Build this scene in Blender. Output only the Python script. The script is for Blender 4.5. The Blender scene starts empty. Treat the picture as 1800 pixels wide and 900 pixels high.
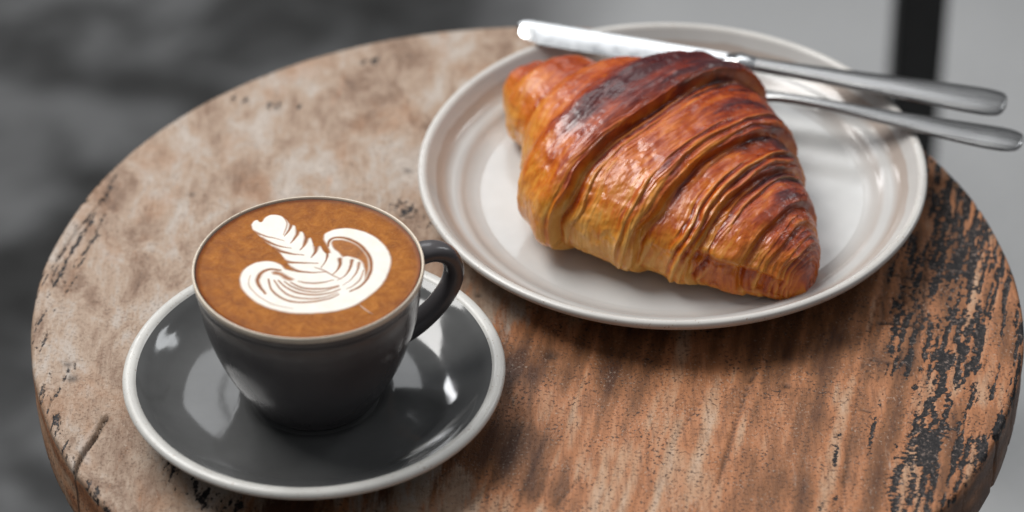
import bpy, math, random
import numpy as np
from mathutils import Vector, Matrix
S = 0.01            # everything below is written in centimetres
scene = bpy.context.scene
COL = scene.collection
rng = np.random.RandomState(7)
R = math.radians

# ------------------------------------------------------------------ camera
CAM = np.array([7.763, -99.997, 85.412]); PITCH = 0.662; ROLL = -0.012; FPX = 5865.067
_fw = np.array([0, math.cos(PITCH), -math.sin(PITCH)]); _rt = np.array([1.0, 0, 0]); _up = np.cross(_rt, _fw)
_r = _rt*math.cos(ROLL)+_up*math.sin(ROLL); _u = -_rt*math.sin(ROLL)+_up*math.cos(ROLL)
cd = bpy.data.cameras.new('camera'); cam = bpy.data.objects.new('camera', cd); COL.objects.link(cam)
cd.sensor_width = 36; cd.lens = FPX/1800*36; cd.clip_start = 0.05; cd.clip_end = 200
M = Matrix(((_r[0], _u[0], -_fw[0], CAM[0]*S), (_r[1], _u[1], -_fw[1], CAM[1]*S), (_r[2], _u[2], -_fw[2], CAM[2]*S), (0, 0, 0, 1)))
cam.matrix_world = M
cd.dof.use_dof = True
cd.dof.focus_distance = float((np.array([6, 2.5, 3.0])-CAM) @ _fw)*S
cd.dof.aperture_fstop = 5.6
cd.dof.aperture_blades = 0
scene.camera = cam

# ------------------------------------------------------------------ world and lamps
world = bpy.data.worlds.new('World'); scene.world = world; world.use_nodes = True
wn = world.node_tree.nodes; wl = world.node_tree.links
bg = wn['Background']; bg.inputs['Strength'].default_value = 0.26
_tc = wn.new('ShaderNodeTexCoord'); _sp = wn.new('ShaderNodeSeparateXYZ'); _cr = wn.new('ShaderNodeValToRGB')
wl.new(_tc.outputs['Generated'], _sp.inputs[0]); wl.new(_sp.outputs[2], _cr.inputs[0]); wl.new(_cr.outputs[0], bg.inputs['Color'])
_cr.color_ramp.elements[0].position = 0.0; _cr.color_ramp.elements[0].color = (.30, .31, .32, 1)
_cr.color_ramp.elements[1].position = 0.9; _cr.color_ramp.elements[1].color = (1.15, 1.18, 1.22, 1)

def area_lamp(name, loc, target, sx, sy, power, color):
    l = bpy.data.lights.new(name, 'AREA'); l.shape = 'RECTANGLE'; l.size = sx*S; l.size_y = sy*S
    l.energy = power; l.color = color
    o = bpy.data.objects.new(name, l); COL.objects.link(o); o.location = Vector(loc)*S
    o.rotation_euler = (Vector(target)-Vector(loc)).to_track_quat('-Z', 'Y').to_euler()
    return o
area_lamp('window_light', (-85, 78, 178), (5, 8, 0), 130, 90, 50, (1.0, 0.985, 0.96))
area_lamp('doorway_light', (12, 160, 138), (6, 8, 0), 62, 66, 3.6, (0.96, 0.98, 1.0))
area_lamp('plate_glint_light', (150, 120, 120), (14, 12, 0), 26, 80, 5.5, (0.95, 0.98, 1.0))  # added lamp at back right, put in for glints on the plate
area_lamp('narrow_glint_light', (-70, 165, 98), (10, 10, 0), 16, 46, 4.2, (0.97, 0.98, 1.0))  # added narrow lamp at back left, for glints on plate and saucer
scene.view_settings.view_transform = 'Standard'; scene.view_settings.look = 'None'
scene.view_settings.gamma = 1; scene.view_settings.exposure = 0.0
scene.cycles.use_denoising = True

# ------------------------------------------------------------------ small maths
def at(px, py, z):
    """point of the horizontal plane z that the reference camera sees at a photo pixel"""
    d = _fw + (px-900)/FPX*_r - (py-450)/FPX*_u
    t = (z-CAM[2])/d[2]
    return CAM + d*t

def noise3(P, seed=0):
    P = np.asarray(P, float); i = np.floor(P).astype(np.int64); f = P-i
    w = f*f*f*(f*(f*6-15)+10)
    def g(dx, dy, dz):
        h = (i[..., 0]+dx)*374761393 + (i[..., 1]+dy)*668265263 + (i[..., 2]+dz)*2147483647 + seed*974711
        h = (h ^ (h >> 13))*1274126177 & 0x7fffffff
        h = (h ^ (h >> 15))*2246822519 & 0x7fffffff
        a = (h & 1023)/1023*2*math.pi; zc = ((h >> 10) & 1023)/1023*2-1; s = np.sqrt(np.maximum(0, 1-zc*zc))
        return (f[..., 0]-dx)*np.cos(a)*s + (f[..., 1]-dy)*np.sin(a)*s + (f[..., 2]-dz)*zc
    L = lambda a, b, t: a+(b-a)*t
    x0 = L(L(g(0,0,0), g(1,0,0), w[...,0]), L(g(0,1,0), g(1,1,0), w[...,0]), w[...,1])
    x1 = L(L(g(0,0,1), g(1,0,1), w[...,0]), L(g(0,1,1), g(1,1,1), w[...,0]), w[...,1])
    return L(x0, x1, w[..., 2])*1.6
def fbm(P, oct=4, seed=0, gain=.5):
    P = np.asarray(P, float); s = 0; a = 1; n = 0
    for k in range(oct):
        s = s + a*noise3(P*2**k, seed+k*17); n += a; a *= gain
    return s/n
def n2(x, y, sx, sy, oct=4, seed=0, gain=.5):
    return fbm(np.stack([x*sx, y*sy, np.full_like(x, seed*3.7)], -1), oct, seed, gain)
def sstep(a, b, x):
    t = np.clip((x-a)/(b-a), 0, 1); return t*t*(3-2*t)
def poly_dist(x, y, pts):
    """distance to a polyline and the parameter (0..1) along it"""
    pts = np.asarray(pts, float); best = np.full(x.shape, 1e9); bt = np.zeros(x.shape); n = len(pts)-1
    for k in range(n):
        ax, ay = pts[k]; dx, dy = pts[k+1]-pts[k]; L2 = dx*dx+dy*dy+1e-12
        t = np.clip(((x-ax)*dx+(y-ay)*dy)/L2, 0, 1)
        d = np.hypot(x-ax-t*dx, y-ay-t*dy)
        m = d < best; best = np.where(m, d, best); bt = np.where(m, (k+t)/n, bt)
    return best, bt
def smooth_line(pts, n=8):
    """Catmull-Rom through the points"""
    P = np.asarray(pts, float)
    if len(P) < 3: return P
    Q = np.vstack([2*P[0]-P[1], P, 2*P[-1]-P[-2]]); out = []
    for k in range(1, len(Q)-2):
        for t in np.linspace(0, 1, n, endpoint=False):
            a, b, c, d = Q[k-1], Q[k], Q[k+1], Q[k+2]
            out.append(.5*((2*b)+(c-a)*t+(2*a-5*b+4*c-d)*t*t+(3*b-a-3*c+d)*t**3))
    out.append(P[-1]); return np.array(out)
def interp_rows(P, t):
    """smooth interpolation of rows of P at t in 0..len-1"""
    P = np.asarray(P, float); Q = np.vstack([2*P[0]-P[1], P, 2*P[-1]-P[-2]])
    k = np.clip(np.floor(t).astype(int), 0, len(P)-2); f = (t-k)[:, None]
    a, b, c, d = Q[k], Q[k+1], Q[k+2], Q[k+3]
    return .5*((2*b)+(c-a)*f+(2*a-5*b+4*c-d)*f*f+(3*b-a-3*c+d)*f**3)
def in_poly(x, y, pts):
    pts = np.asarray(pts, float); ins = np.zeros(x.shape, bool); n = len(pts)
    for k in range(n):
        x0, y0 = pts[k]; x1, y1 = pts[(k+1) % n]
        if y0 == y1: continue
        ins ^= ((y0 > y) != (y1 > y)) & (x < (x1-x0)*(y-y0)/(y1-y0)+x0)
    return ins
def sd_poly(x, y, pts):
    pts = np.asarray(pts, float)
    d, _ = poly_dist(x, y, np.vstack([pts, pts[:1]]))
    return np.where(in_poly(x, y, pts), d, -d)      # positive inside

# ------------------------------------------------------------------ meshes
def link(name, verts, faces, mat, parent=None, attrs=None, smooth=True, angle=None):
    me = bpy.data.meshes.new(name)
    V = np.asarray(verts, float)*S
    if isinstance(faces, np.ndarray):
        n, k = faces.shape
        me.vertices.add(len(V)); me.vertices.foreach_set('co', V.ravel())
        me.loops.add(n*k); me.loops.foreach_set('vertex_index', faces.ravel().astype(np.int32))
        me.polygons.add(n); me.polygons.foreach_set('loop_start', np.arange(0, n*k, k, dtype=np.int32))
        me.update(calc_edges=True); me.validate()
    else:
        me.from_pydata([tuple(v) for v in V], [], faces)
    if smooth: me.polygons.foreach_set('use_smooth', [True]*len(me.polygons))
    for an, av in (attrs or {}).items():
        a = me.attributes.new(an, 'FLOAT', 'POINT'); a.data.foreach_set('value', np.asarray(av, np.float32).ravel())
    me.materials.append(mat); me.update()
    if angle: me.set_sharp_from_angle(angle=R(angle))
    o = bpy.data.objects.new(name, me); COL.objects.link(o)
    if parent: o.parent = parent
    return o
def empty(name, loc, label, cat, group=None):
    o = bpy.data.objects.new(name, None); COL.objects.link(o); o.location = Vector(loc)*S
    o.empty_display_size = .02; o['label'] = label; o['category'] = cat
    if group: o['group'] = group
    return o
def grid_faces(nu, nv, wrap_v=False, wrap_u=False):
    i = np.arange(nu if wrap_u else nu-1)[:, None]; j = np.arange(nv if wrap_v else nv-1)[None, :]
    i2 = (i+1) % nu; j2 = (j+1) % nv
    return np.stack([i*nv+j, i2*nv+j, i2*nv+j2, i*nv+j2], -1).reshape(-1, 4)
def lathe(name, prof, mat, parent, n=160, wob=0, seed=1, closed=False, sub=6):
    """prof: (r,z) list, smoothed"""
    P = smooth_line(prof, sub); a = np.linspace(0, 2*math.pi, n, endpoint=False)
    r = P[:, 0][:, None]*np.ones(n); z = P[:, 1][:, None]*np.ones(n)
    if wob:
        w = fbm(np.stack([np.cos(a)*1.3, np.sin(a)*1.3, a*0+seed], -1), 2, seed)
        r = r*(1+wob*w[None]); z = z+z.max()*wob*1.2*w[None]*sstep(0, 1, z/z.max())
    V = np.stack([r*np.cos(a), r*np.sin(a), z], -1).reshape(-1, 3)
    return link(name, V, grid_faces(len(P), n, True)[:, ::-1], mat, parent)

# ------------------------------------------------------------------ materials
def mat_new(name):
    m = bpy.data.materials.new(name); m.use_nodes = True
    nt = m.node_tree; b = nt.nodes['Principled BSDF']
    return m, nt, b
class NT:
    def __init__(s, nt): s.nt = nt; s._co = None
    def n(s, t, **kw):
        o = s.nt.nodes.new(t)
        for k, v in kw.items():
            if k.startswith('i_'): o.inputs[k[2:]].default_value = v
            else: setattr(o, k, v)
        return o
    def l(s, a, b): s.nt.links.new(a, b)
    def co(s):
        if not s._co: s._co = s.n('ShaderNodeTexCoord')
        return s._co.outputs['Object']
    def mapping(s, scale, rot=(0, 0, 0), src=None, loc=(0, 0, 0)):
        m = s.n('ShaderNodeMapping'); m.inputs['Scale'].default_value = scale; m.inputs['Rotation'].default_value = rot; m.inputs['Location'].default_value = loc
        s.l(src or s.co(), m.inputs['Vector']); return m.outputs[0]
    def noise(s, scale, detail=4, rough=.55, vec=None, dist=0):
        o = s.n('ShaderNodeTexNoise'); o.inputs['Scale'].default_value = scale; o.inputs['Detail'].default_value = detail
        o.inputs['Roughness'].default_value = rough; o.inputs['Distortion'].default_value = dist
        s.l(vec or s.co(), o.inputs['Vector']); return o.outputs['Fac']
    def ramp(s, fac, stops, interp='LINEAR'):
        o = s.n('ShaderNodeValToRGB'); e = o.color_ramp.elements; o.color_ramp.interpolation = interp
        while len(e) < len(stops): e.new(.5)
        for k, (p, c) in enumerate(stops):
            e[k].position = p; e[k].color = (*c, 1) if hasattr(c, '__len__') else (c, c, c, 1)
        s.l(fac, o.inputs['Fac']); return o.outputs['Color']
    def mix(s, fac, a, b, mode='MIX'):
        o = s.n('ShaderNodeMix', data_type='RGBA', blend_type=mode)
        for inp, v in ((o.inputs['Factor'], fac), (o.inputs['A'], a), (o.inputs['B'], b)):
            if hasattr(v, 'links') or hasattr(v, 'is_linked'): s.l(v, inp)
            elif hasattr(v, '__len__'): inp.default_value = (*v, 1)
            else: inp.default_value = v
        # colour sockets share names with float sockets: pick by type
        return o.outputs['Result'] if False else o.outputs[2]
    def math(s, op, a, b=None, clamp=False):
        o = s.n('ShaderNodeMath', operation=op, use_clamp=clamp)
        for i, v in enumerate((a, b)):
            if v is None: continue
            if hasattr(v, 'is_linked'): s.l(v, o.inputs[i])
            else: o.inputs[i].default_value = v
        return o.outputs[0]
    def attr(s, name):
        return s.n('ShaderNodeAttribute', attribute_name=name).outputs['Fac']
    def bump(s, h, strength, dist, b, prev=None):
        o = s.n('ShaderNodeBump'); o.inputs['Strength'].default_value = strength; o.inputs['Distance'].default_value = dist
        s.l(h, o.inputs['Height'])
        if prev: s.l(prev, o.inputs['Normal'])
        if b: s.l(o.outputs[0], b.inputs['Normal'])
        return o.outputs[0]
def mixrgb(T, fac, a, b, mode='MIX'):
    o = T.nt.nodes.new('ShaderNodeMix'); o.data_type = 'RGBA'; o.blend_type = mode
    for inp, v in ((o.inputs[0], fac), (o.inputs[6], a), (o.inputs[7], b)):
        if hasattr(v, 'is_linked'): T.l(v, inp)
        elif hasattr(v, '__len__'): inp.default_value = (*v, 1)
        else: inp.default_value = v
    return o.outputs[2]

def glaze(name, col, rough=.12, var=.12, speck=None, coat=0, bumpd=.0002):
    m, nt, b = mat_new(name); T = NT(nt)
    n1 = T.noise(38, 4); n_ = T.noise(900, 2)
    f = T.ramp(n1, [(0.3, 1-var), (0.7, 1+0*var)])
    c = mixrgb(T, 1.0, col, f, 'MULTIPLY')
    if speck:
        sp = T.ramp(T.noise(1100, 1, .4), [(.70, 0), (.76, 1)])
        c = mixrgb(T, sp, c, speck)
    T.l(c, b.inputs['Base Color']); b.inputs['Roughness'].default_value = rough
    b.inputs['Coat Weight'].default_value = coat; b.inputs['Coat Roughness'].default_value = .05
    r = T.ramp(T.noise(120, 3), [(.3, rough*.8), (.7, rough*1.35)]); T.l(r, b.inputs['Roughness'])
    T.bump(T.noise(60, 3), .25, bumpd, b)
    return m
MAT = {}
MAT['grey_glaze'] = glaze('grey_glaze', (.098, .099, .099), .09, .22)
MAT['cup_glaze'] = glaze('cup_glaze', (.088, .082, .086), .20, .15)
MAT['clay_rim'] = glaze('clay_rim', (.62, .61, .58), .34, .22, (.30, .22, .16))
MAT['cup_rim'] = glaze('cup_rim', (.80, .70, .57), .28, .14, (.30, .22, .16))
MAT['plate'] = glaze('plate_glaze', (.56, .56, .55), .16, .10)
MAT['plate_rim'] = glaze('plate_rim', (.60, .58, .55), .28, .14, (.34, .25, .18))

def m_plate():
    m = glaze('plate_dish_glaze', (.56, .56, .55), .16, .10); T = NT(m.node_tree); b = m.node_tree.nodes['Principled BSDF']
    old = b.inputs['Base Color'].links[0].from_socket
    sep = T.n('ShaderNodeSeparateXYZ'); T.l(T.co(), sep.inputs[0])
    r = T.math('SQRT', T.math('ADD', T.math('MULTIPLY', sep.outputs[0], sep.outputs[0]), T.math('MULTIPLY', sep.outputs[1], sep.outputs[1])))
    r = T.math('ADD', T.math('MULTIPLY', r, 10), T.math('MULTIPLY', T.math('SUBTRACT', T.noise(30, 4), .5), .035))
    k = T.ramp(r, [(.80, 0), (.885, .45), (.905, .08), (.93, .10), (.96, .75), (1.0, .70), (1.025, .2)])  # brown glaze ring at the well edge, plus the wall's shade painted as tan
    T.l(mixrgb(T, k, old, (.33, .25, .20)), b.inputs['Base Color'])
    return m
MAT['plate_dish'] = m_plate()
def m_steel():
    m, nt, b = mat_new('steel'); T = NT(nt)
    b.inputs['Metallic'].default_value = 1
    v = T.mapping((30, 900, 300))
    g = T.noise(1, 3, .6, v)
    T.l(T.ramp(g, [(.3, .28), (.7, .40)]), b.inputs['Base Color'])
    T.l(T.ramp(g, [(.3, .24), (.7, .36)]), b.inputs['Roughness'])
    T.bump(g, .12, .0001, b)
    return m
MAT['steel'] = m_steel()
def m_blade():
    m, nt, b = mat_new('blade_steel'); T = NT(nt)
    b.inputs['Metallic'].default_value = 1; b.inputs['Base Color'].default_value = (.66, .67, .68, 1)
    T.l(T.ramp(T.noise(200, 3), [(.3, .12), (.7, .2)]), b.inputs['Roughness'])
    return m
MAT['blade'] = m_blade()
def m_black():
    m, nt, b = mat_new('black_metal'); T = NT(nt)
    T.l(T.ramp(T.noise(60, 4), [(.3, (.006, .006, .006)), (.7, (.014, .014, .014))]), b.inputs['Base Color'])
    b.inputs['Roughness'].default_value = .55
    return m
MAT['black'] = m_black()

def m_wood():
    m, nt, b = mat_new('worn_wood'); T = NT(nt)
    tone = T.attr('tone'); dark = T.attr('dark'); grey = T.attr('grey'); groove = T.attr('groove')
    rot = (0, 0, R(14))
    fine = T.noise(1, 6, .66, T.mapping((700, 60, 200), rot))
    med = T.noise(1, 5, .6, T.mapping((150, 14, 90), rot, loc=(3, 1, 0)))
    spk = T.noise(760, 3, .6)
    blot = T.noise(1, 7, .66, T.mapping((62, 34, 40), (0, 0, R(38))), .5)
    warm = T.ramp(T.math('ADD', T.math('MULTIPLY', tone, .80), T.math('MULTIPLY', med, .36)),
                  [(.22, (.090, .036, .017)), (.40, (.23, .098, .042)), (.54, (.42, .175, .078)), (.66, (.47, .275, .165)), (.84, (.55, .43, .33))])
    warm = mixrgb(T, T.math('MULTIPLY', T.ramp(fine, [(.48, 0), (.63, 1)]), .38), warm, (.10, .045, .026))
    big = T.noise(1, 4, .55, T.mapping((30, 13, 20), (0, 0, R(40)), loc=(1, 2, 0)), .7)
    wea = T.ramp(T.math('ADD', T.math('ADD', T.math('MULTIPLY', blot, .62), T.math('MULTIPLY', fine, .12)), T.math('MULTIPLY', big, .27)),
                 [(.34, (.095, .055, .040)), (.43, (.235, .150, .102)), (.51, (.37, .27, .20)), (.58, (.41, .345, .295)), (.70, (.54, .475, .42))])
    orange = T.ramp(T.noise(1, 5, .6, T.mapping((45, 24, 30), (0, 0, R(38)), loc=(4, 7, 0)), .4), [(.54, 0), (.70, 1)])
    wea = mixrgb(T, T.math('MULTIPLY', orange, .38), wea, (.36, .185, .095))
    gm = T.math('ADD', grey, T.math('MULTIPLY', T.math('SUBTRACT', T.noise(1, 7, .74, T.mapping((230, 34, 90), rot)), .5), 1.7))
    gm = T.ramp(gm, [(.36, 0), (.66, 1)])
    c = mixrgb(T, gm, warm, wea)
    pit = T.ramp(spk, [(.54, 0), (.64, 1)])
    pitm = T.ramp(T.noise(90, 4, .6), [(.38, .2), (.60, 1)])
    c = mixrgb(T, T.math('MULTIPLY', T.math('MULTIPLY', pit, pitm), T.math('SUBTRACT', 1.0, T.math('MULTIPLY', gm, .62))), c, (.060, .032, .022))
    c = mixrgb(T, T.math('MULTIPLY', T.ramp(T.noise(1050, 2, .5, T.mapping((1, .7, 1), loc=(2, 2, 2))), [(.58, 0), (.68, 1)]), T.math('MULTIPLY', T.ramp(T.noise(130, 4, .6, T.mapping((1, 1, 1), loc=(6, 1, 0))), [(.46, 0), (.62, 1)]), .42)), c, (.52, .43, .35))
    dk = T.ramp(T.math('ADD', dark, T.math('MULTIPLY', T.math('SUBTRACT', T.noise(1, 5, .72, T.mapping((520, 300, 300), rot)), .5), 1.3)), [(.44, 0), (.56, 1)])
    dkc = T.ramp(T.noise(640, 4, .7), [(.40, (.006, .005, .006)), (.56, (.022, .018, .018)), (.66, (.20, .145, .12)), (.78, (.42, .33, .28))])
    c = mixrgb(T, dk, c, dkc)
    c = mixrgb(T, groove, c, (.022, .012, .008))
    T.l(c, b.inputs['Base Color'])
    T.l(T.ramp(blot, [(.3, .62), (.7, .46)]), b.inputs['Roughness'])
    b.inputs['Specular IOR Level'].default_value = .3
    h = T.math('ADD', T.math('MULTIPLY', fine, .6), T.math('ADD', T.math('MULTIPLY', pit, -.35), T.math('MULTIPLY', dk, -.5)))
    T.bump(h, .6, .0006, b)
    return m
MAT['wood'] = m_wood()

# ------------------------------------------------------------------ ground
def ground_sheet(name, x0, x1, y0, y1, z, mat, n=2):
    V = [(x0, y0, z), (x1, y0, z), (x1, y1, z), (x0, y1, z)]
    o = link(name, V, [(0, 1, 2, 3)], mat, smooth=False); o['kind'] = 'structure'; return o
def m_dark_ground():
    m, nt, b = mat_new('dark_ground'); T = NT(nt)
    a = T.noise(9, 5, .55, None, .6); c = T.noise(60, 4)
    big = T.ramp(a, [(.40, (.004, .004, .004)), (.50, (.040, .041, .042)), (.62, (.13, .132, .135))])
    T.l(mixrgb(T, .22, big, T.ramp(c, [(.3, .02), (.7, .12)])), b.inputs['Base Color'])
    b.inputs['Roughness'].default_value = .9
    T.bump(c, .5, .004, b)
    return m
def m_pale_ground():
    m, nt, b = mat_new('pale_paving'); T = NT(nt)
    a = T.noise(2.2, 3, .5); c = T.noise(160, 4)
    base = T.ramp(a, [(.3, (.30, .305, .31)), (.7, (.44, .445, .45))])
    col = mixrgb(T, .3, base, T.ramp(c, [(.3, .25), (.7, .5)]))
    sx = T.n('ShaderNodeSeparateXYZ'); T.l(T.co(), sx.inputs[0])
    e = T.math('ADD', sx.outputs[0], T.math('MULTIPLY', T.math('SUBTRACT', T.noise(14, 4), .5), .10))
    col = mixrgb(T, T.ramp(e, [(.055, 0), (.20, 1)]), (.05, .05, .052), col)
    T.l(col, b.inputs['Base Color'])
    b.inputs['Roughness'].default_value = .85
    T.bump(c, .4, .002, b)
    return m
GZ = -72
ground_sheet('ground', -1500, 1500, -1200, 2500, GZ, m_dark_ground())
V = [(1, 2500, GZ+.6), (5, 110, GZ+.6), (9, 60, GZ+.6), (9, -1200, GZ+.6), (1500, -1200, GZ+.6), (1500, 2500, GZ+.6)]
o = link('pavement', V, [(0, 1, 2, 3, 4, 5)], m_pale_ground(), smooth=False); o['kind'] = 'structure'

# ------------------------------------------------------------------ table
TC = np.array([8.33, 6.54, 0]); TR = 20.2
table = empty('round_table', (TC[0], TC[1], GZ), 'small round table with a worn, scratched and paint-flecked brown wooden top', 'table')
def table_top():
    NA = 1100
    rr = np.concatenate([np.linspace(.15, 18.6, 150, endpoint=False), np.linspace(18.6, TR-.22, 24)])
    a = np.linspace(0, 2*math.pi, NA, endpoint=False)
    edge = fbm(np.stack([np.cos(a)*2.2, np.sin(a)*2.2, a*0], -1), 5, 5)*.13
    nick = np.clip(fbm(np.stack([np.cos(a)*26, np.sin(a)*26, a*0], -1), 2, 9)-.28, 0, 1)*.6
    edge = edge-nick
    # top rings, then rounded edge, then side and underside
    prof = [(rr[k], 0) for k in range(len(rr))]
    er = .22
    arc = [(TR-er+er*math.sin(t), -er+er*math.cos(t)) for t in np.linspace(.18, math.pi/2, 7)]
    side = [(TR+.02*math.sin(k*1.3), -er-k*.28) for k in range(1, 10)]
    under = [(TR-.25, -3.1), (TR-.9, -3.25), (TR-8, -3.3), (.3, -3.3)]
    prof = np.array(prof+arc+side+under); nr = len(prof)
    rad = prof[:, 0][:, None]*np.ones(NA)
    rad = rad + edge[None]*sstep(TR-3, TR, prof[:, 0])[:, None]
    x = rad*np.cos(a)[None]+TC[0]; y = rad*np.sin(a)[None]+TC[1]; z = prof[:, 1][:, None]*np.ones(NA)
    top = (np.arange(nr) < len(rr)+7)[:, None]*np.ones(NA)
    th = R(14); ac = x*math.cos(th)-y*math.sin(th); al = x*math.sin(th)+y*math.cos(th)
    groove = np.zeros_like(x); h = np.zeros_like(x)
    P = lambda q: np.array([at(u, v, 0)[:2] for u, v in q])
    wig = n2(x, y, .7, .7, 3, 3)*.05
    def crack(q, w, depth, g=1.0):
        d, t = poly_dist(x+wig, y+wig*.6, P(q)); d = d*(1+.4*n2(x, y, 4, 4, 2, 8))
        k = np.exp(-(d/w)**2)
        return k*g, -depth*k
    for q, w, dep, g in (([(112, 858), (130, 830), (150, 792), (172, 762), (187, 733)], .07, .35, 1),
                         ([(1262, 850), (1280, 790), (1300, 720), (1318, 672), (1332, 645)], .045, .12, .75),
                         ([(1478, 900), (1490, 800), (1502, 720), (1520, 620), (1545, 520)], .04, .08, .55),
                         ([(1180, 785), (1195, 760), (1220, 722), (1232, 705)], .04, .08, .6),
                         ([(975, 890), (1000, 862), (1022, 838)], .04, .08, .6),
                         ([(1510, 720), (1535, 725)], .04, .06, .8),
                         ([(1530, 632), (1560, 638), (1600, 643)], .045, .06, .8),
                         ([(100, 455), (140, 400), (190, 340)], .05, .08, .4),
                         ([(1545, 567), (1590, 570), (1622, 575)], .09, .06, 1),
                         ([(1560, 480), (1600, 490), (1650, 492)], .06, .06, .9),
                         ([(1585, 460), (1588, 560), (1582, 640)], .045, .06, .8),
                         ([(1627, 450), (1622, 560), (1600, 660)], .06, .06, .85),
                         ([(1556, 470), (1552, 560), (1540, 600)], .045, .05, .5)):
        k, dz = crack(q, w, dep, g); groove = np.maximum(groove, k); h = h+dz
    # knots and small dents
    for (u, v, r) in ((1382, 678, .16), (842, 520, .14), (718, 300, .16), (337, 342, .14), (128, 665, .22), (120, 640, .18), (968, 625, .3)):
        c = at(u, v, 0); d = np.hypot(x-c[0], y-c[1])*(1+.6*n2(x, y, 3, 3, 2, 4)); k = np.exp(-(d/r)**2)
        groove = np.maximum(groove, k*.75); h -= .05*k
    # long grain relief
    gr = n2(ac, al, 3.2, .16, 4, 12)
    h += .022*gr
    # charred and black flaking paint at the right-hand edge
    dark = np.zeros_like(x)
    st = n2(ac, al, 4.2, .40, 5, 21, .70)
    fl = n2(ac, al, 7.0, 2.4, 4, 22, .65)
    for q, w, s in (([(1675, 380), (1705, 470), (1690, 560), (1668, 660), (1630, 760), (1608, 840), (1600, 900)], .95, 1.2),
                    ([(1645, 285), (1690, 350), (1738, 440), (1752, 480)], 1.1, 1.15),
                    ([(1740, 440), (1742, 520), (1724, 620), (1708, 680), (1690, 760), (1668, 860)], .28, 1.0),
                    ([(1790, 500), (1794, 580), (1782, 680), (1750, 760), (1700, 835)], .30, 1.0),
                    ([(1768, 480), (1766, 560), (1755, 640), (1738, 700)], .16, .85),
                    ([(1640, 320), (1650, 420), (1645, 520)], .7, .75),
                    ([(1720, 780), (1690, 840), (1650, 890)], .7, .72),
                    ([(1470, 880), (1440, 890)], .35, .85),
                    ([(1475, 760), (1462, 850)], .14, .7), ([(1545, 720), (1525, 790)], .10, .7), ([(1575, 600), (1500, 900)], .12, .6),
                    ([(1610, 430), (1600, 520), (1585, 640)], 1.3, .66), ([(1650, 560), (1610, 720), (1570, 880)], .6, .62),
                    ([(60, 600), (70, 520), (110, 440), (150, 390)], .9, .50),
                    ([(120, 640), (85, 700)], .6, .48), ([(200, 300), (170, 400), (90, 560)], .5, .42),
                    ([(420, 175), (520, 190)], .5, .5), ([(640, 110), (720, 100)], .5, .5), ([(740, 395), (700, 360)], .7, .52),
                    ([(90, 720), (120, 800), (190, 900)], .35, .5),
                    ([(315, 820), (350, 870), (400, 890)], .8, .66)):
        d, t = poly_dist(x, y, P(q)); k = np.exp(-(d/w)**2)*s
        dark = np.maximum(dark, k)
    dark = dark*(.58+2.6*st+1.1*fl)+np.where(dark > .05, .06, 0)
    dark = np.clip(dark, 0, 1)
    scr = np.clip(n2(ac, al, 7, .25, 3, 33)-.34, 0, 1)*3.2*sstep(11, 22, x)   # fine vertical black scratches
    dark = np.maximum(dark, np.clip(scr, 0, .9))
    h -= .03*sstep(.4, .6, dark)
    # weathered grey on the left, bare warm wood on the right
    grey = 1-sstep(3, 13, x-.15*y+1+3*n2(x, y, .22, .22, 3, 41))
    grey = .04+.88*grey+.50*n2(ac, al, 1.2, .07, 4, 42)
    tone = .50+.60*n2(ac, al, 1.15, .06, 5, 51, .6)+.25*n2(x, y, .35, .35, 3, 52)-.10*sstep(8, 24, x)
    # shade beside and below saucer and plate, painted in as darker wood tone
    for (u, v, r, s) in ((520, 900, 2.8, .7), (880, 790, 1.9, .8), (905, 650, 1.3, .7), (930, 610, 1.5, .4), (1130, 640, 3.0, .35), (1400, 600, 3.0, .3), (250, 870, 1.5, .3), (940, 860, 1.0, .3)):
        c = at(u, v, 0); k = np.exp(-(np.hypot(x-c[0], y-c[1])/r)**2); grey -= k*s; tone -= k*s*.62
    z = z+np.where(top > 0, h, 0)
    z = np.minimum(z, .012)
    side_m = 1-top
    tone = np.where(side_m > 0, .52-.42*sstep(2, 20, x)+.3*n2(a[None]*np.ones_like(x)*9, z, 1, 1.5, 3, 61), tone)
    grey = np.where(side_m > 0, -.3, grey)
    dark = np.where(side_m > 0, 0, dark)
    V = np.stack([x-TC[0], y-TC[1], z-GZ], -1).reshape(-1, 3)
    F = grid_faces(nr, NA, True)
    V = np.vstack([V, [[0, 0, -GZ]], [[0, 0, -3.3-GZ]]])
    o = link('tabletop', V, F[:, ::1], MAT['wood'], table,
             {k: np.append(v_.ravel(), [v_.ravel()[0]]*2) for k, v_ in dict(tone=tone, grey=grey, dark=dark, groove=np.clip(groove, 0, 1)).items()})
    # close the centre holes
    me = o.data
    import bmesh
    bm = bmesh.new(); bm.from_mesh(me); bm.verts.ensure_lookup_table()
    c0 = bm.verts[len(V)-2]; c1 = bm.verts[len(V)-1]; n = (nr-1)*NA
    for k in range(NA):
        f = bm.faces.new((c0, bm.verts[k], bm.verts[(k+1) % NA])); f.smooth = True
        f = bm.faces.new((c1, bm.verts[n+(k+1) % NA], bm.verts[n+k])); f.smooth = True
    bmesh.ops.recalc_face_normals(bm, faces=bm.faces)
    bm.to_mesh(me); bm.free()
table_top()
lathe('pedestal', [(2.2, 68.5), (2.2, 60), (2.2, 30), (2.2, 4), (2.6, 3), (3.2, 2.4)], MAT['black'], table, 32)
lathe('base', [(.1, 2.4), (10, 2.2), (19, 1.6), (20, 1.0), (20, .1)], MAT['black'], table, 48)

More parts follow.
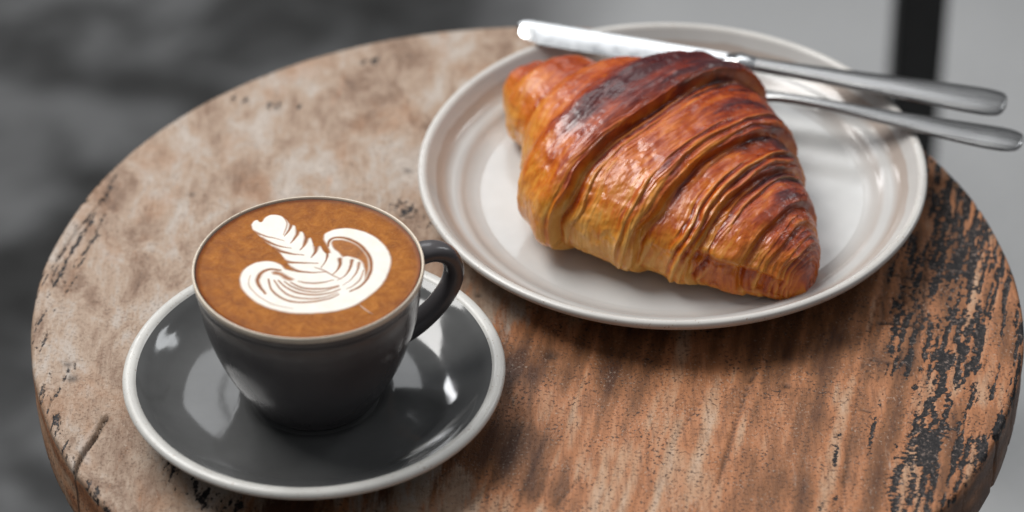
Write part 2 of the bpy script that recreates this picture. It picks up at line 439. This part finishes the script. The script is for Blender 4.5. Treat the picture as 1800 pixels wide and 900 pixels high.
# dark upright behind the table: the black metal leg of the next seat
def post():
    P = at(1607, 140, -40.0); x0, y0 = P[0], P[1]
    t = empty('metal_post', (x0, y0, GZ+.6), 'black square metal post standing on the pale paving behind the plate', 'post')
    import bmesh
    def box(name, sx, sy, z0, z1, bev):
        bm = bmesh.new(); bmesh.ops.create_cube(bm, size=1)
        for v in bm.verts: v.co = Vector((v.co.x*sx*S, v.co.y*sy*S, (z0+(v.co.z+.5)*(z1-z0))*S))
        bmesh.ops.bevel(bm, geom=bm.edges[:], offset=bev*S, segments=2, affect='EDGES')
        me = bpy.data.meshes.new(name); bm.to_mesh(me); bm.free(); me.materials.append(MAT['black'])
        o = bpy.data.objects.new(name, me); COL.objects.link(o); o.parent = t
    box('upright', 3.2, 3.2, .6, 125, .3); box('foot_plate', 8, 8, 0, .6, .15)
post()

# ------------------------------------------------------------------ saucer
SZ = .02
saucer = empty('saucer', (0, 0, SZ), 'round dark grey glazed saucer with a pale clay rim under the coffee cup', 'saucer')
lathe('dish', [(0.02, .80), (1.5, .80), (2.45, .80), (2.60, .82), (2.76, .88), (2.98, .93), (3.4, .945), (4.2, .965), (5.0, 1.07), (5.7, 1.30), (6.25, 1.60), (6.65, 1.87), (6.93, 2.02)], MAT['grey_glaze'], saucer, 220, .004)
lathe('rim', [(6.93, 2.02), (7.04, 2.09), (7.20, 2.12), (7.36, 2.08), (7.45, 1.97), (7.43, 1.86), (7.36, 1.78)], MAT['clay_rim'], saucer, 220, .004)
lathe('underside', [(7.36, 1.78), (6.7, 1.38), (5.6, .85), (4.4, .42), (3.7, .33), (3.55, .05), (3.35, 0), (3.2, .05), (3.05, .35), (0.02, .35)], MAT['grey_glaze'], saucer, 160, .004)

# ------------------------------------------------------------------ cup
CZ = SZ+.82
cup = empty('coffee_cup', (0, 0, CZ), 'dark grey ceramic cup with a thin cream rim and loop handle', 'cup')
cupo = [(0.02, .12), (1.9, .12), (2.2, .0), (2.38, .03), (2.48, .14), (2.63, .42), (3.02, 1.10), (3.49, 2.1), (3.84, 3.1), (4.10, 4.1), (4.235, 5.0), (4.30, 5.5), (4.335, 5.8), (4.38, 6.0), (4.42, 6.25)]
lathe('cup_body', cupo, MAT['cup_glaze'], cup, 200)
lathe('rim', [(4.42, 6.25), (4.435, 6.36), (4.42, 6.45), (4.385, 6.49), (4.345, 6.475), (4.32, 6.42)], MAT['cup_rim'], cup, 200)
lathe('cup_lining', [(4.32, 6.42), (4.29, 6.2), (4.15, 5.8), (3.9, 4.4), (3.3, 2.4), (2.4, .9), (1.2, .5), (.02, .45)], MAT['cup_rim'], cup, 140)
cup.scale = (1, 1, .973)
def handle():
    az = R(22)
    # centre line (r,z), half-width across, half-thickness
    pts = [(3.95, 5.45, .64, .42), (4.4, 5.62, .54, .40), (5.05, 5.62, .50, .38), (5.65, 5.25, .48, .38), (5.92, 4.55, .47, .38), (5.78, 3.75, .47, .38), (5.3, 3.0, .48, .38), (4.65, 2.4, .5, .38), (4.0, 2.05, .56, .40), (3.3, 1.85, .62, .42)]
    A = interp_rows(pts, np.linspace(0, len(pts)-1, 90)); C = A[:, :2]
    Tn = np.gradient(C, axis=0); Tn /= np.linalg.norm(Tn, axis=1)[:, None]; N = np.stack([-Tn[:, 1], Tn[:, 0]], 1)
    v = np.linspace(0, 2*math.pi, 28, endpoint=False)
    cw, sw = np.cos(v), np.sin(v)
    cw = np.sign(cw)*np.abs(cw)**.85; sw = np.sign(sw)*np.abs(sw)**.9
    r = C[:, 0][:, None]+N[:, 0][:, None]*A[:, 3][:, None]*cw; z = C[:, 1][:, None]+N[:, 1][:, None]*A[:, 3][:, None]*cw
    t = A[:, 2][:, None]*sw
    x = r*math.cos(az)-t*math.sin(az); y = r*math.sin(az)+t*math.cos(az)
    link('handle', np.stack([x, y, z], -1).reshape(-1, 3), grid_faces(90, 28, True), MAT['cup_glaze'], cup)
handle()

# ------------------------------------------------------------------ coffee with latte art
def m_crema():
    m, nt, b = mat_new('crema'); T = NT(nt)
    milk = T.attr('milk')
    n1 = T.noise(110, 6, .65, T.mapping((1.5, 1.4, 1)), 1.2); n_ = T.noise(900, 4, .6)
    c = T.ramp(n1, [(.25, (.20, .056, .004)), (.5, (.315, .100, .008)), (.75, (.45, .165, .022))])
    c = mixrgb(T, T.math('MULTIPLY', T.ramp(n_, [(.5, 0), (.72, 1)]), .25), c, (.55, .27, .10))
    c = mixrgb(T, T.attr('stain'), c, (.16, .042, .010))
    wh = T.ramp(T.noise(160, 4), [(.3, (.80, .76, .69)), (.7, (.85, .825, .77))])
    mk = T.ramp(milk, [(.0, 0), (.40, .26), (.97, 1)])
    c = mixrgb(T, mk, c, wh)
    T.l(c, b.inputs['Base Color']); b.inputs['Roughness'].default_value = .5
    b.inputs['Subsurface Weight'].default_value = .08; b.inputs['Subsurface Scale'].default_value = .002
    b.inputs['Specular IOR Level'].default_value = .16
    T.bump(T.math('ADD', T.math('MULTIPLY', n1, .7), T.math('MULTIPLY', n_, .3)), .35, .0004, b)
    return m
MAT['crema'] = m_crema()
def coffee():
    z0 = 7.03
    t = empty('coffee', (0, 0, z0), 'caramel brown coffee filling the grey cup, topped with a white fern of milk foam', 'coffee')
    rr = np.concatenate([[0.01], np.linspace(.1, 4.28, 110)]); n = 360; a = np.linspace(0, 2*math.pi, n, endpoint=False)
    r = rr[:, None]*np.ones(n); x = r*np.cos(a); y = r*np.sin(a)
    z = .012*n2(x, y, 1.2, 1.2, 4, 70)+.05*sstep(4.1, 4.32, r)
    stain = .25*sstep(3.7, 4.1, r)+.65*sstep(4.14, 4.25, r)+.35*sstep(0, 3, -x+.2*y+1.5*n2(x, y, .8, .8, 3, 77))*sstep(-.2, .5, n2(x, y, 1.2, 2.0, 4, 78))+np.clip(n2(x, y, .6, 1.0, 3, 75)*.5, 0, .35)
    link('crema', np.stack([x, y, z], -1).reshape(-1, 3), grid_faces(len(rr), n, True)[:, ::-1], MAT['crema'], t,
         dict(milk=np.zeros(x.size), stain=np.clip(stain, 0, 1)))
    # foam fern: outlines written in the photo's zoomed pixels (x/4.5+400, y/4.5+360), laid out on the coffee
    Z = lambda q: np.array([at(u/4.5+400, v/4.5+360, z0)[:2] for u, v in q])
    xs = np.arange(-3.4, 3.4, .022); X, Y = np.meshgrid(xs, xs, indexing='ij')
    Xw = X+.02*n2(X, Y, 3, 3, 2, 80); Yw = Y+.02*n2(X, Y, 3, 3, 2, 81)
    soft = .075
    def fill(q, s=soft): return sstep(-.2*s, 2.8*s, sd_poly(Xw, Yw, smooth_line(Z(list(q)+[q[0]]), 5)[:-1]))
    def line(q, w, s=1.0, notch=False):
        d, tt = poly_dist(Xw, Yw, smooth_line(Z(q), 5)); ww = w*(.35+.65*np.sin(np.pi*np.clip(tt*.8+.12, 0, 1)))
        if notch: ww = w*(.30+1.15*(1-tt)**1.3)
        return s*np.exp(-(d/ww)**2)
    body = fill([(470, 505), (430, 470), (370, 445), (290, 440), (200, 460), (120, 510), (85, 580), (95, 650), (140, 715), (230, 785), (350, 835), (500, 865), (680, 868), (860, 850), (1010, 805),
                 (1130, 730), (1230, 640), (1290, 530), (1305, 430), (1270, 340), (1190, 260), (1080, 205), (960, 180), (840, 190), (765, 225), (748, 270), (775, 330), (800, 400), (700, 480), (560, 520)], .05)
    leaf = fill([(180, 158), (200, 128), (238, 118), (266, 134), (292, 98), (350, 74), (420, 82), (470, 115), (500, 150), (540, 165), (558, 200), (600, 212), (628, 258), (668, 262), (692, 325),
                 (740, 325), (775, 375), (830, 380), (880, 430), (900, 560), (800, 640), (600, 620), (540, 580), (500, 520), (455, 450), (415, 395), (360, 345), (290, 295), (230, 235), (190, 200)], .035)
    m = np.maximum(body, leaf)
    # brown pocket inside the right hook
    pocket = fill([(808, 300), (840, 275), (930, 275), (1030, 315), (1100, 385), (1128, 460), (1120, 540), (1080, 610), (1072, 520), (1050, 455), (1000, 430), (950, 418), (905, 420), (870, 385), (825, 350)], .05)
    m = m*(1-.95*pocket)
    lpocket = fill([(330, 530), (380, 515), (440, 530), (490, 560), (545, 590), (500, 615), (440, 600), (400, 570), (350, 560)], .07)
    m = m*(1-.92*lpocket)
    lines = [([(300, 705), (250, 640), (238, 590), (270, 540), (340, 512), (420, 520)], .055, .85),
             ([(795, 330), (805, 290), (850, 262), (940, 268), (1040, 315), (1110, 390), (1138, 470), (1120, 560), (1060, 640), (970, 688)], .05, .8),
             ([(325, 590), (345, 670), (420, 735), (520, 770), (660, 770), (800, 745), (880, 712)], .038, .62),
             ([(370, 600), (430, 680), (520, 730), (640, 745), (760, 735), (870, 700)], .034, .55),
             ([(400, 600), (470, 660), (560, 700), (680, 715), (800, 702), (890, 672)], .036, .6),
             ([(450, 610), (520, 655), (620, 685), (740, 690), (880, 650)], .034, .55),
             ([(500, 618), (580, 655), (680, 668), (800, 662), (880, 642)], .036, .6),
             ([(560, 608), (640, 622), (740, 618), (840, 598)], .034, .5),
             ([(210, 215), (300, 250), (380, 268), (450, 290)], .03, .55),
             ([(270, 268), (350, 310), (420, 332), (505, 345)], .04, .8),
             ([(360, 345), (440, 375), (520, 392), (605, 400)], .05, .95),
             ([(430, 440), (500, 458), (600, 462), (715, 465)], .052, 1.0),
             ([(470, 490), (550, 525), (660, 538), (785, 532)], .05, .9),
             ([(690, 500), (760, 520), (830, 560), (900, 590)], .03, .4),
             ([(445, 100), (470, 150), (455, 210), (440, 240)], .022, .35),
             ([(505, 140), (495, 185), (470, 225), (450, 250)], .045, .9),
             ([(562, 190), (548, 240), (525, 275), (500, 305)], .05, .95),
             ([(632, 250), (615, 300), (600, 330), (575, 358)], .052, 1.0),
             ([(705, 330), (698, 365), (685, 390), (662, 420)], .055, 1.0),
             ([(765, 320), (790, 380), (780, 440), (740, 500)], .04, .85),
             ([(890, 430), (888, 480), (862, 525), (825, 560)], .042, .8),
             ([(985, 440), (970, 500), (930, 560), (870, 600)], .036, .65),
             ([(1040, 460), (1025, 530), (980, 590), (915, 640)], .032, .5),
             ([(1075, 520), (1050, 590), (1000, 640), (940, 670)], .028, .4),
             ([(180, 560), (170, 640), (240, 720), (360, 790), (520, 825)], .028, .22)]
    cut = np.zeros_like(m)
    for k, (q, w, s) in enumerate(lines): cut = np.maximum(cut, line(q, w*1.5, min(1, s*1.1+.22), 8 <= k <= 12 or 15 <= k <= 22))
    m = m*(1-cut)
    edge_fade = .35*np.exp(-((n2(X, Y, 5, 5, 3, 84)+.2)/.2)**2)
    outer = np.maximum(body, leaf)
    m = m*(1-.25*edge_fade*(1-sstep(.6, 1.0, outer)))
    halo = np.maximum(body, leaf)
    st = np.maximum(.5*cut, 0)*halo
    keep = (halo > .004)
    hz = .004+.008*halo+.006*m
    idx = -np.ones(X.shape, int); f = keep[:-1, :-1] & keep[1:, :-1] & keep[1:, 1:] & keep[:-1, 1:]
    use = np.zeros(X.shape, bool); use[:-1, :-1] |= f; use[1:, :-1] |= f; use[1:, 1:] |= f; use[:-1, 1:] |= f
    idx[use] = np.arange(use.sum()); ii, jj = np.nonzero(f)
    F = np.stack([idx[ii, jj], idx[ii+1, jj], idx[ii+1, jj+1], idx[ii, jj+1]], -1)
    base = .012*n2(X, Y, 1.2, 1.2, 4, 70)
    V = np.stack([X[use], Y[use], (base+hz)[use]], -1)
    link('milk_foam', V, F, MAT['crema'], t, dict(milk=m[use], stain=st[use]))
    # the little pale streak below the fern
    q = smooth_line(Z([(1040, 790), (1075, 820), (1110, 845), (1150, 870)]), 5); n_ = len(q)
    dv = np.gradient(q, axis=0); dv /= np.linalg.norm(dv, axis=1)[:, None]; nn = np.stack([-dv[:, 1], dv[:, 0]], 1)
    w = .035*np.sin(np.linspace(.25, math.pi-.1, n_))[:, None]
    Vs = np.concatenate([np.column_stack([q-nn*w, np.full(n_, .018)]), np.column_stack([q, np.full(n_, .034)]), np.column_stack([q+nn*w, np.full(n_, .018)])])
    link('foam_streak', Vs, grid_faces(3, n_), MAT['crema'], t, dict(milk=np.full(3*n_, .45), stain=np.zeros(3*n_)))
coffee()

# ------------------------------------------------------------------ plate
PC = np.array([14.552, 13.169]); PZ = .02
plate = empty('plate', (PC[0], PC[1], PZ), 'large off-white plate with a raised rim, under the croissant', 'plate')
lathe('dish', [(.02, .58), (4, .58), (7.6, .60), (8.2, .64), (8.65, .76), (8.95, .92), (9.15, 1.01), (9.35, 1.07), (9.65, 1.22), (9.95, 1.5), (10.2, 1.78), (10.32, 1.92)], MAT['plate_dish'], plate, 260, .003, 4)
lathe('rim', [(10.32, 1.92), (10.42, 2.0), (10.55, 2.02), (10.67, 1.97), (10.71, 1.84), (10.64, 1.68)], MAT['plate_rim'], plate, 260, .003, 4)
lathe('underside', [(10.64, 1.68), (10.2, 1.3), (9.4, .75), (8.2, .42), (6.8, .34), (6.65, .05), (6.4, .0), (6.15, .06), (6.0, .3), (.02, .3)], MAT['plate'], plate, 200, .003, 4)

# ------------------------------------------------------------------ croissant
def m_crust():
    m, nt, b = mat_new('baked_crust'); T = NT(nt)
    toast = T.attr('toast'); lam = T.attr('lam')
    # coordinates that follow the rolled dough: along the axis and around it
    cu = T.attr('cu'); cv = T.attr('cv')
    cmb = T.n('ShaderNodeCombineXYZ'); T.l(cu, cmb.inputs[0]); T.l(cv, cmb.inputs[1])
    st = T.noise(1, 5, .6, T.mapping((5.5, .55, 1), src=cmb.outputs[0]), .25)
    st2 = T.noise(1, 4, .6, T.mapping((16, 1.1, 1), src=cmb.outputs[0], loc=(5, 3, 0)))
    blot = T.noise(120, 5, .6)
    f = T.math('ADD', toast, T.math('MULTIPLY', T.math('SUBTRACT', st, .5), .75))
    f = T.math('ADD', f, T.math('MULTIPLY', T.math('SUBTRACT', st2, .5), .35))
    f = T.math('ADD', f, T.math('MULTIPLY', T.math('SUBTRACT', blot, .5), .30), clamp=True)
    c = T.ramp(f, [(.0, (.76, .38, .085)), (.18, (.68, .26, .030)), (.38, (.57, .145, .008)), (.58, (.38, .056, .003)), (.80, (.16, .013, .003)), (1.0, (.055, .004, .006))])
    c = mixrgb(T, T.math('MULTIPLY', lam, .75), c, (.66, .34, .10))
    T.l(c, b.inputs['Base Color'])
    T.l(T.ramp(T.noise(75, 5, .65), [(.38, .22), (.60, .50)]), b.inputs['Roughness'])
    b.inputs['Coat Weight'].default_value = .22; b.inputs['Coat Roughness'].default_value = .14
    b.inputs['Specular IOR Level'].default_value = .5
    b.inputs['Subsurface Weight'].default_value = .05; b.inputs['Subsurface Scale'].default_value = .003
    h = T.math('ADD', T.math('MULTIPLY', T.noise(210, 4, .6), .55), T.math('MULTIPLY', st2, .8))
    T.bump(h, .35, .0008, b)
    return m
MAT['crust'] = m_crust()
# stations from the near nose to the far tail: front foot point, back foot point, height
CS = [((19.35, 5.35), (20.0, 6.1), 1.15), ((18.5, 5.2), (20.4, 7.1), 2.0), ((17.2, 5.2), (20.5, 8.6), 2.8), ((15.6, 5.5), (20.3, 10.3), 3.4), ((14.0, 6.0), (20.0, 11.9), 4.0),
      ((12.1, 6.7), (19.7, 13.6), 4.6), ((10.6, 7.3), (19.2, 15.3), 5.0), ((9.0, 8.3), (18.5, 17.0), 5.3), ((8.2, 10.2), (16.9, 17.9), 5.35),
      ((8.3, 12.5), (14.7, 18.3), 4.7), ((8.1, 14.8), (12.9, 19.0), 3.8), ((7.6, 16.6), (11.2, 19.7), 3.3), ((7.4, 18.0), (9.7, 20.2), 2.5), ((7.3, 19.2), (8.6, 20.2), 1.5)]
def croissant():
    base = PZ+.60
    t = empty('croissant', (14, 12, base), 'golden brown glazed croissant with many flaky rolled layers, lying on the off-white plate', 'croissant')
    ns = len(CS)
    A = np.array([[f[0], f[1], g[0], g[1], h] for f, g, h in CS])
    NU = 1000; NV = 420
    u = np.linspace(0, ns-1, NU); B = interp_rows(A, u)
    F = B[:, :2]; G = B[:, 2:4]; H = B[:, 4]
    C = (F+G)/2; W = np.linalg.norm(G-F, axis=1)/2; E_ = (G-F)/(2*W)[:, None]
    # round the ends
    endn = np.sqrt(np.clip(1-np.clip(1-u/.55, 0, 1)**2, 0, 1)); endt = np.sqrt(np.clip(1-np.clip(1-(ns-1-u)/.6, 0, 1)**2, 0, 1))
    en = np.maximum(endn*endt, .02)
    v = np.linspace(-math.pi/2, 1.5*math.pi, NV, endpoint=False)   # starts underneath, front side is v=pi
    cv, sv = -np.cos(v), np.sin(v)      # a = -cos => v=0.. is front
    # measure: v' 0 at front foot .. pi at back foot over the top
    ca = np.sign(cv)*np.abs(cv)**.86
    zw = .34*H                                   # height of the widest line
    U, Vv = np.meshgrid(u, v, indexing='ij')
    a = ca[None]*(W*en)[:, None]
    zc = zw*np.ones(NU)
    up = np.abs(sv)**.92
    dn = np.abs(sv)**.62
    z = np.where(sv[None] >= 0, zc[:, None]+(H*en-zc*en*.999).clip(0)[:, None]*up[None]-(zc*(1-en))[:, None]*0, zc[:, None]-zc[:, None]*dn[None]*np.ones((NU, 1)))
    z = np.where(sv[None] >= 0, zc[:, None]+((H-zc)*en)[:, None]*up[None], zc[:, None]-(zc*np.minimum(1, en*1.0))[:, None]*dn[None])
    x = C[:, 0][:, None]+E_[:, 0][:, None]*a; y = C[:, 1][:, None]+E_[:, 1][:, None]*a
    # normals of the smooth body
    P = np.stack([x, y, z], -1)
    du = np.gradient(P, axis=0); dv = np.roll(P, -1, 1)-np.roll(P, 1, 1)
    N = np.cross(dv, du); N /= np.linalg.norm(N, axis=2)[..., None]+1e-9
    ctr = np.stack([C[:, 0], C[:, 1], zc], -1)[:, None]
    flip = np.sign(((P-ctr)*N).sum(-1)); flip[flip == 0] = 1; N *= flip[..., None]
    ang = np.clip(Vv, 0, math.pi)           # 0 front, pi back
    # rolled bands: warped position along the axis
    wv = fbm(np.stack([U*.45, Vv*.8, U*0], -1), 3, 90)
    uw = U+(.12+.20*sstep(1.5, 4, U))*wv+.10*np.sin(Vv*1.3+U*.4)
    lips = np.array([.55, 1.05, 1.7, 2.35, 3.55, 4.75, 6.75])       # lips facing the nose
    lipsb = np.array([8.35, 9.7, 11.2])                              # lips facing the tail
    amp = np.array([.10, .12, .14, .27, .26, .36, .52]); ampb = np.array([.46, .44, .30])
    D = np.zeros_like(U); lipc = np.zeros_like(U)
    for k, (L, A_) in enumerate(zip(lips, amp)):
        s = uw-L-.22*fbm(np.stack([Vv*.9, U*0+k*3.3, U*0], -1), 2, 120+k)
        w = .9 if A_ > .2 else .55
        D += A_*(sstep(-.03, .07, s)-1)*np.exp(-np.clip(-s, 0, 9)/w) + A_*.34*np.exp(-((s-.34)/.28)**2)
        lipc = np.maximum(lipc, np.exp(-((s-.06)/.08)**2))
    for k, (L, A_) in enumerate(zip(lipsb, ampb)):
        s = L-uw
        D += A_*(sstep(-.03, .07, s)-1)*np.exp(-np.clip(-s, 0, 9)/.8) + A_*.34*np.exp(-((s-.34)/.30)**2)
        lipc = np.maximum(lipc, np.exp(-((s-.06)/.08)**2))
    # laminations: groups of thin stacked dough edges, smooth glazed skin between the groups
    wl_ = uw+.20*fbm(np.stack([U*.8, Vv*1.1, U*0+4], -1), 2, 95)
    lamz = np.zeros_like(U)
    for a0, a1, g in ((.1, 2.15, .36), (3.0, 4.15, 1.0), (4.55, 5.25, .9), (6.15, 6.95, 1.0), (9.3, 9.75, .5)):
        lamz = np.maximum(lamz, g*sstep(a0-.12, a0+.12, wl_)*(1-sstep(a1-.12, a1+.12, wl_)))
    ph = uw*4.3+(.3+.9*sstep(1.5, 3.5, U))*fbm(np.stack([uw*.8, Vv*.8, U*0], -1), 2, 97)+.8*np.sin(Vv*1.1+.5)
    cell = np.floor(ph); saw = ph-cell
    ch = (np.sin(cell*91.7)*43758.5) % 1.0                          # every edge is a little different
    lamd = sstep(0, .16, saw)*(1-sstep(.25, 1, saw))
    lama = .5+.9*sstep(-.3, .3, fbm(np.stack([uw*.9, Vv*1.6, U*0+2], -1), 2, 98))
    D += .105*lamz*lama*(lamd*(.35+1.1*ch)-.35)*sstep(.2, 1.0, U)
    ph2 = uw*11+1.6*fbm(np.stack([uw*2, Vv*2, U*0], -1), 2, 99); saw2 = ph2-np.floor(ph2)
    D += .018*(sstep(0, .3, saw2)*(1-sstep(.4, 1, saw2))-.3)*(.15+.85*lamz)
    # blisters and dents
    bl = fbm(P*.9, 3, 101); D += .10*bl
    bl2 = fbm(P*np.array([2.6, 2.6, 2.6]), 3, 103); D += .045*np.clip(bl2, -.3, 1)
    # lower front flank tucks in under the rolls
    tedge = Vv+.06*fbm(np.stack([U*2, Vv*0, U*0+7], -1), 2, 131)
    tuck = (1-sstep(.36, .50, tedge))*sstep(-.9, -.2, Vv)*sstep(.5, 1.3, U)*(1-sstep(3.3, 4.3, U))
    D -= .17*tuck-.07*np.exp(-((tedge-.52)/.10)**2)*sstep(.5, 1.3, U)*(1-sstep(3.3, 4.3, U))
    D += .035*tuck*np.sin(U*22+Vv*3+4*wv)
    fadeb = 1-.75*sstep(.1, .9, -sv)[None]*np.ones_like(U)
    Dd = D*fadeb*np.minimum(1, en*1.2)[:, None]
    P = P+N*Dd[..., None]
    P[..., 2] = np.maximum(P[..., 2], .0+.02*bl)
    P[..., 2] = np.maximum(P[..., 2], 0)
    # lift the tail over the raised ring of the plate
    rad = np.hypot(P[..., 0]-PC[0], P[..., 1]-PC[1])
    P[..., 2] += .45*sstep(8.2, 9.4, rad)*sstep(9, 12, U)
    # baking colour
    topness = np.clip(sv, 0, 1)[None]*np.ones_like(U)
    back = sstep(.8, 2.4, Vv)
    toast = .26+.20*topness**1.5+.24*back+.30*np.clip(D, -.3, .35)+.20*fbm(P*.45, 3, 105)
    crest = np.exp(-((uw-7.75+.25*fbm(np.stack([U*0, Vv*1.5, U*0], -1), 2, 133))/.27)**2)
    toast += .50*crest*sstep(.75, 1.3, Vv)*(1-.35*sstep(1.9, 2.5, Vv))      # the dark central crest
    toast += .13*np.exp(-((uw-7.4)/.8)**4)*sstep(.1, .7, Vv)
    stk = fbm(np.stack([uw*2.6, Vv*.9, U*0], -1), 3, 107)
    toast += .85*np.clip(stk+.10, 0, 1)*sstep(1.0, 1.9, Vv)*sstep(2.0, 3.2, U)*(1-sstep(8, 9, U))
    toast -= .13*(1-sstep(.0, .7, Vv))*sstep(2.5, 4, U)
    toast += .10*(1-sstep(.3, 1.2, U))+.20*tuck
    toast += .34*lamz*(sstep(.28, .75, saw)*(.4+ch)-.45)
    toast += .22*np.exp(-((lipc-.0)/.3)**2)*np.clip(-D-.10, 0, .3)*3
    lam = lamz*(1-sstep(.0, .22, np.abs(saw-.16)))*sstep(.25, .7, ch)*(.5+.5*sstep(-.2, .3, fbm(np.stack([uw*1.4, Vv*1.0, U*0+9], -1), 2, 111)))
    lam = lam*(1-.45*back)+.35*lipc*(1-back*.6)*sstep(-.1, .15, fbm(np.stack([uw, Vv*1.2, U*0+5], -1), 2, 113))
    lam *= (1-sstep(6.7, 7.0, uw)*(1-sstep(8.4, 8.8, uw)))
    cuA = uw; cvA = Vv*W[:, None]
    P = P-np.array([14, 12, 0])
    # each roll of dough is a piece of its own, split along the crease below its lip
    cuts = [0]+[int(np.searchsorted(u, L-.03)) for L in (1.05, 2.35, 3.55, 4.75, 6.75)]+[int(np.searchsorted(u, L+.03)) for L in lipsb]+[NU-1]
    names = ['rolled_tip']+['rolled_layer']*7+['rolled_tip']
    for k in range(len(cuts)-1):
        i0, i1 = cuts[k], cuts[k+1]+1
        sl = slice(i0, i1); nn = i1-i0
        Pk = P[sl].reshape(-1, 3); Fk = grid_faces(nn, NV, True)
        o = link(names[k], Pk, Fk, MAT['crust'], t,
                 dict(toast=np.clip(toast, 0, 1)[sl], lam=np.clip(lam, 0, 1)[sl], cu=cuA[sl], cv=cvA[sl]))
croissant()

# ------------------------------------------------------------------ cutlery
def bar(name, stations, mat, parent, nround=20, p=2.6):
    """stations: (x along, y offset, z offset, half-width, half-thickness)"""
    A = interp_rows(stations, np.linspace(0, len(stations)-1, len(stations)*8)); n = len(A)
    v = np.linspace(0, 2*math.pi, nround, endpoint=False); c, s = np.cos(v), np.sin(v)
    c = np.sign(c)*np.abs(c)**(2/p); s = np.sign(s)*np.abs(s)**(2/p)
    x = A[:, 0][:, None]*np.ones(nround); y = A[:, 1][:, None]+np.maximum(A[:, 3], .01)[:, None]*c; z = A[:, 2][:, None]+np.maximum(A[:, 4], .008)[:, None]*s
    V = np.stack([x, y, z], -1).reshape(-1, 3)
    F = [tuple(f) for f in grid_faces(n, nround, True)[:, ::-1]]+[tuple(range(nround)), tuple(range((n-1)*nround, n*nround))[::-1]]
    return link(name, V, F, mat, parent, angle=40)
def place(o, a, b):
    a, b = np.array(a), np.array(b); d = b-a; o.location = Vector(a)*S
    o.rotation_euler = (0, -math.atan2(d[2], math.hypot(d[0], d[1])), math.atan2(d[1], d[0]))
def knife():
    t = empty('table_knife', (0, 0, 0), 'steel table knife with its blade behind the croissant, upper of the two pieces of cutlery', 'knife', )
    L = 21.9
    # blade: x from tip; cutting edge towards -y, thin, with a heel notch before the neck
    n = 60; xs = np.linspace(0, 9.8, n)
    yu = .42*np.ones(n)-.0*xs; yu = yu*np.sqrt(np.clip(1-(1-np.clip(xs/.6, 0, 1))**2, 0, 1)); 
    yl = -1.0*np.sqrt(np.clip(1-(1-np.clip(xs/1.6, 0, 1))**2, 0, 1))
    yl = np.where(xs > 9.1, -1.0+.65*sstep(9.1, 9.8, xs), yl)
    rows = []
    for k in range(n):
        w = yu[k]-yl[k]
        f_ = min(1, w); rows.append([(xs[k], yu[k], .09), (xs[k], yu[k]-.03*f_, .115), (xs[k], yu[k]-.40*f_, .12), (xs[k], yu[k]-.46*f_, .112), (xs[k], yl[k]+.05*w, -.085), (xs[k], yl[k], -.10), (xs[k], yu[k]-.46*f_, -.06), (xs[k], yu[k], -.07)])
    V = np.array(rows).reshape(-1, 3)
    F = [tuple(f) for f in grid_faces(n, 8, True)[:, ::-1]]+[tuple(range(8)), tuple(range((n-1)*8, n*8))[::-1]]
    link('blade', V, F, MAT['blade'], t, angle=30)
    bar('bolster', [(9.5, .1, 0, .34, .12), (9.8, .04, .02, .42, .20), (10.1, .0, .03, .50, .27), (10.5, 0, .02, .43, .27), (10.9, 0, .01, .39, .24)], MAT['blade'], t)
    bar('handle', [(10.5, 0, 0, .38, .24), (12.5, 0, .02, .45, .22), (15, 0, .04, .60, .20), (18, 0, .05, .80, .20), (20.5, 0, .04, .93, .20), (21.5, 0, .03, .86, .19), (21.82, 0, .03, .62, .17), (21.92, 0, .03, .25, .12)], MAT['steel'], t)
    place(t, at(911, 45, 2.32), at(1779, 188, 2.55))
knife()
def fork():
    t = empty('table_fork', (0, 0, 0), 'steel fork with its head hidden behind the croissant, lower of the two pieces of cutlery', 'fork')
    # x from the tine tips
    bar('head', [(3.9, 0, -.12, .95, .10), (4.8, 0, -.18, 1.12, .11), (5.8, 0, -.12, .95, .12), (6.6, 0, .05, .55, .15), (7.2, 0, .18, .34, .17)], MAT['steel'], t)
    for k in range(4):
        y = (-1.5+k)*.55
        bar('tine', [(0, y*1.03, .28, .04, .04), (.6, y*1.03, .14, .10, .07), (2.2, y*1.02, -.06, .14, .09), (4.2, y, -.13, .17, .10)], MAT['steel'], t, 10)
    bar('handle', [(7.0, 0, .15, .36, .17), (8.2, 0, .26, .26, .17), (10, 0, .26, .30, .17), (13, 0, .14, .50, .16), (16, 0, .04, .74, .16), (17.6, 0, .02, .80, .16), (18.3, 0, .02, .62, .14), (18.5, 0, .02, .28, .1)], MAT['steel'], t)
    E = at(1793, 251, 2.35); A0 = at(1400, 184, 2.1); d = (E-A0); d /= np.linalg.norm(d)
    place(t, E-d*18.4, E)
fork()
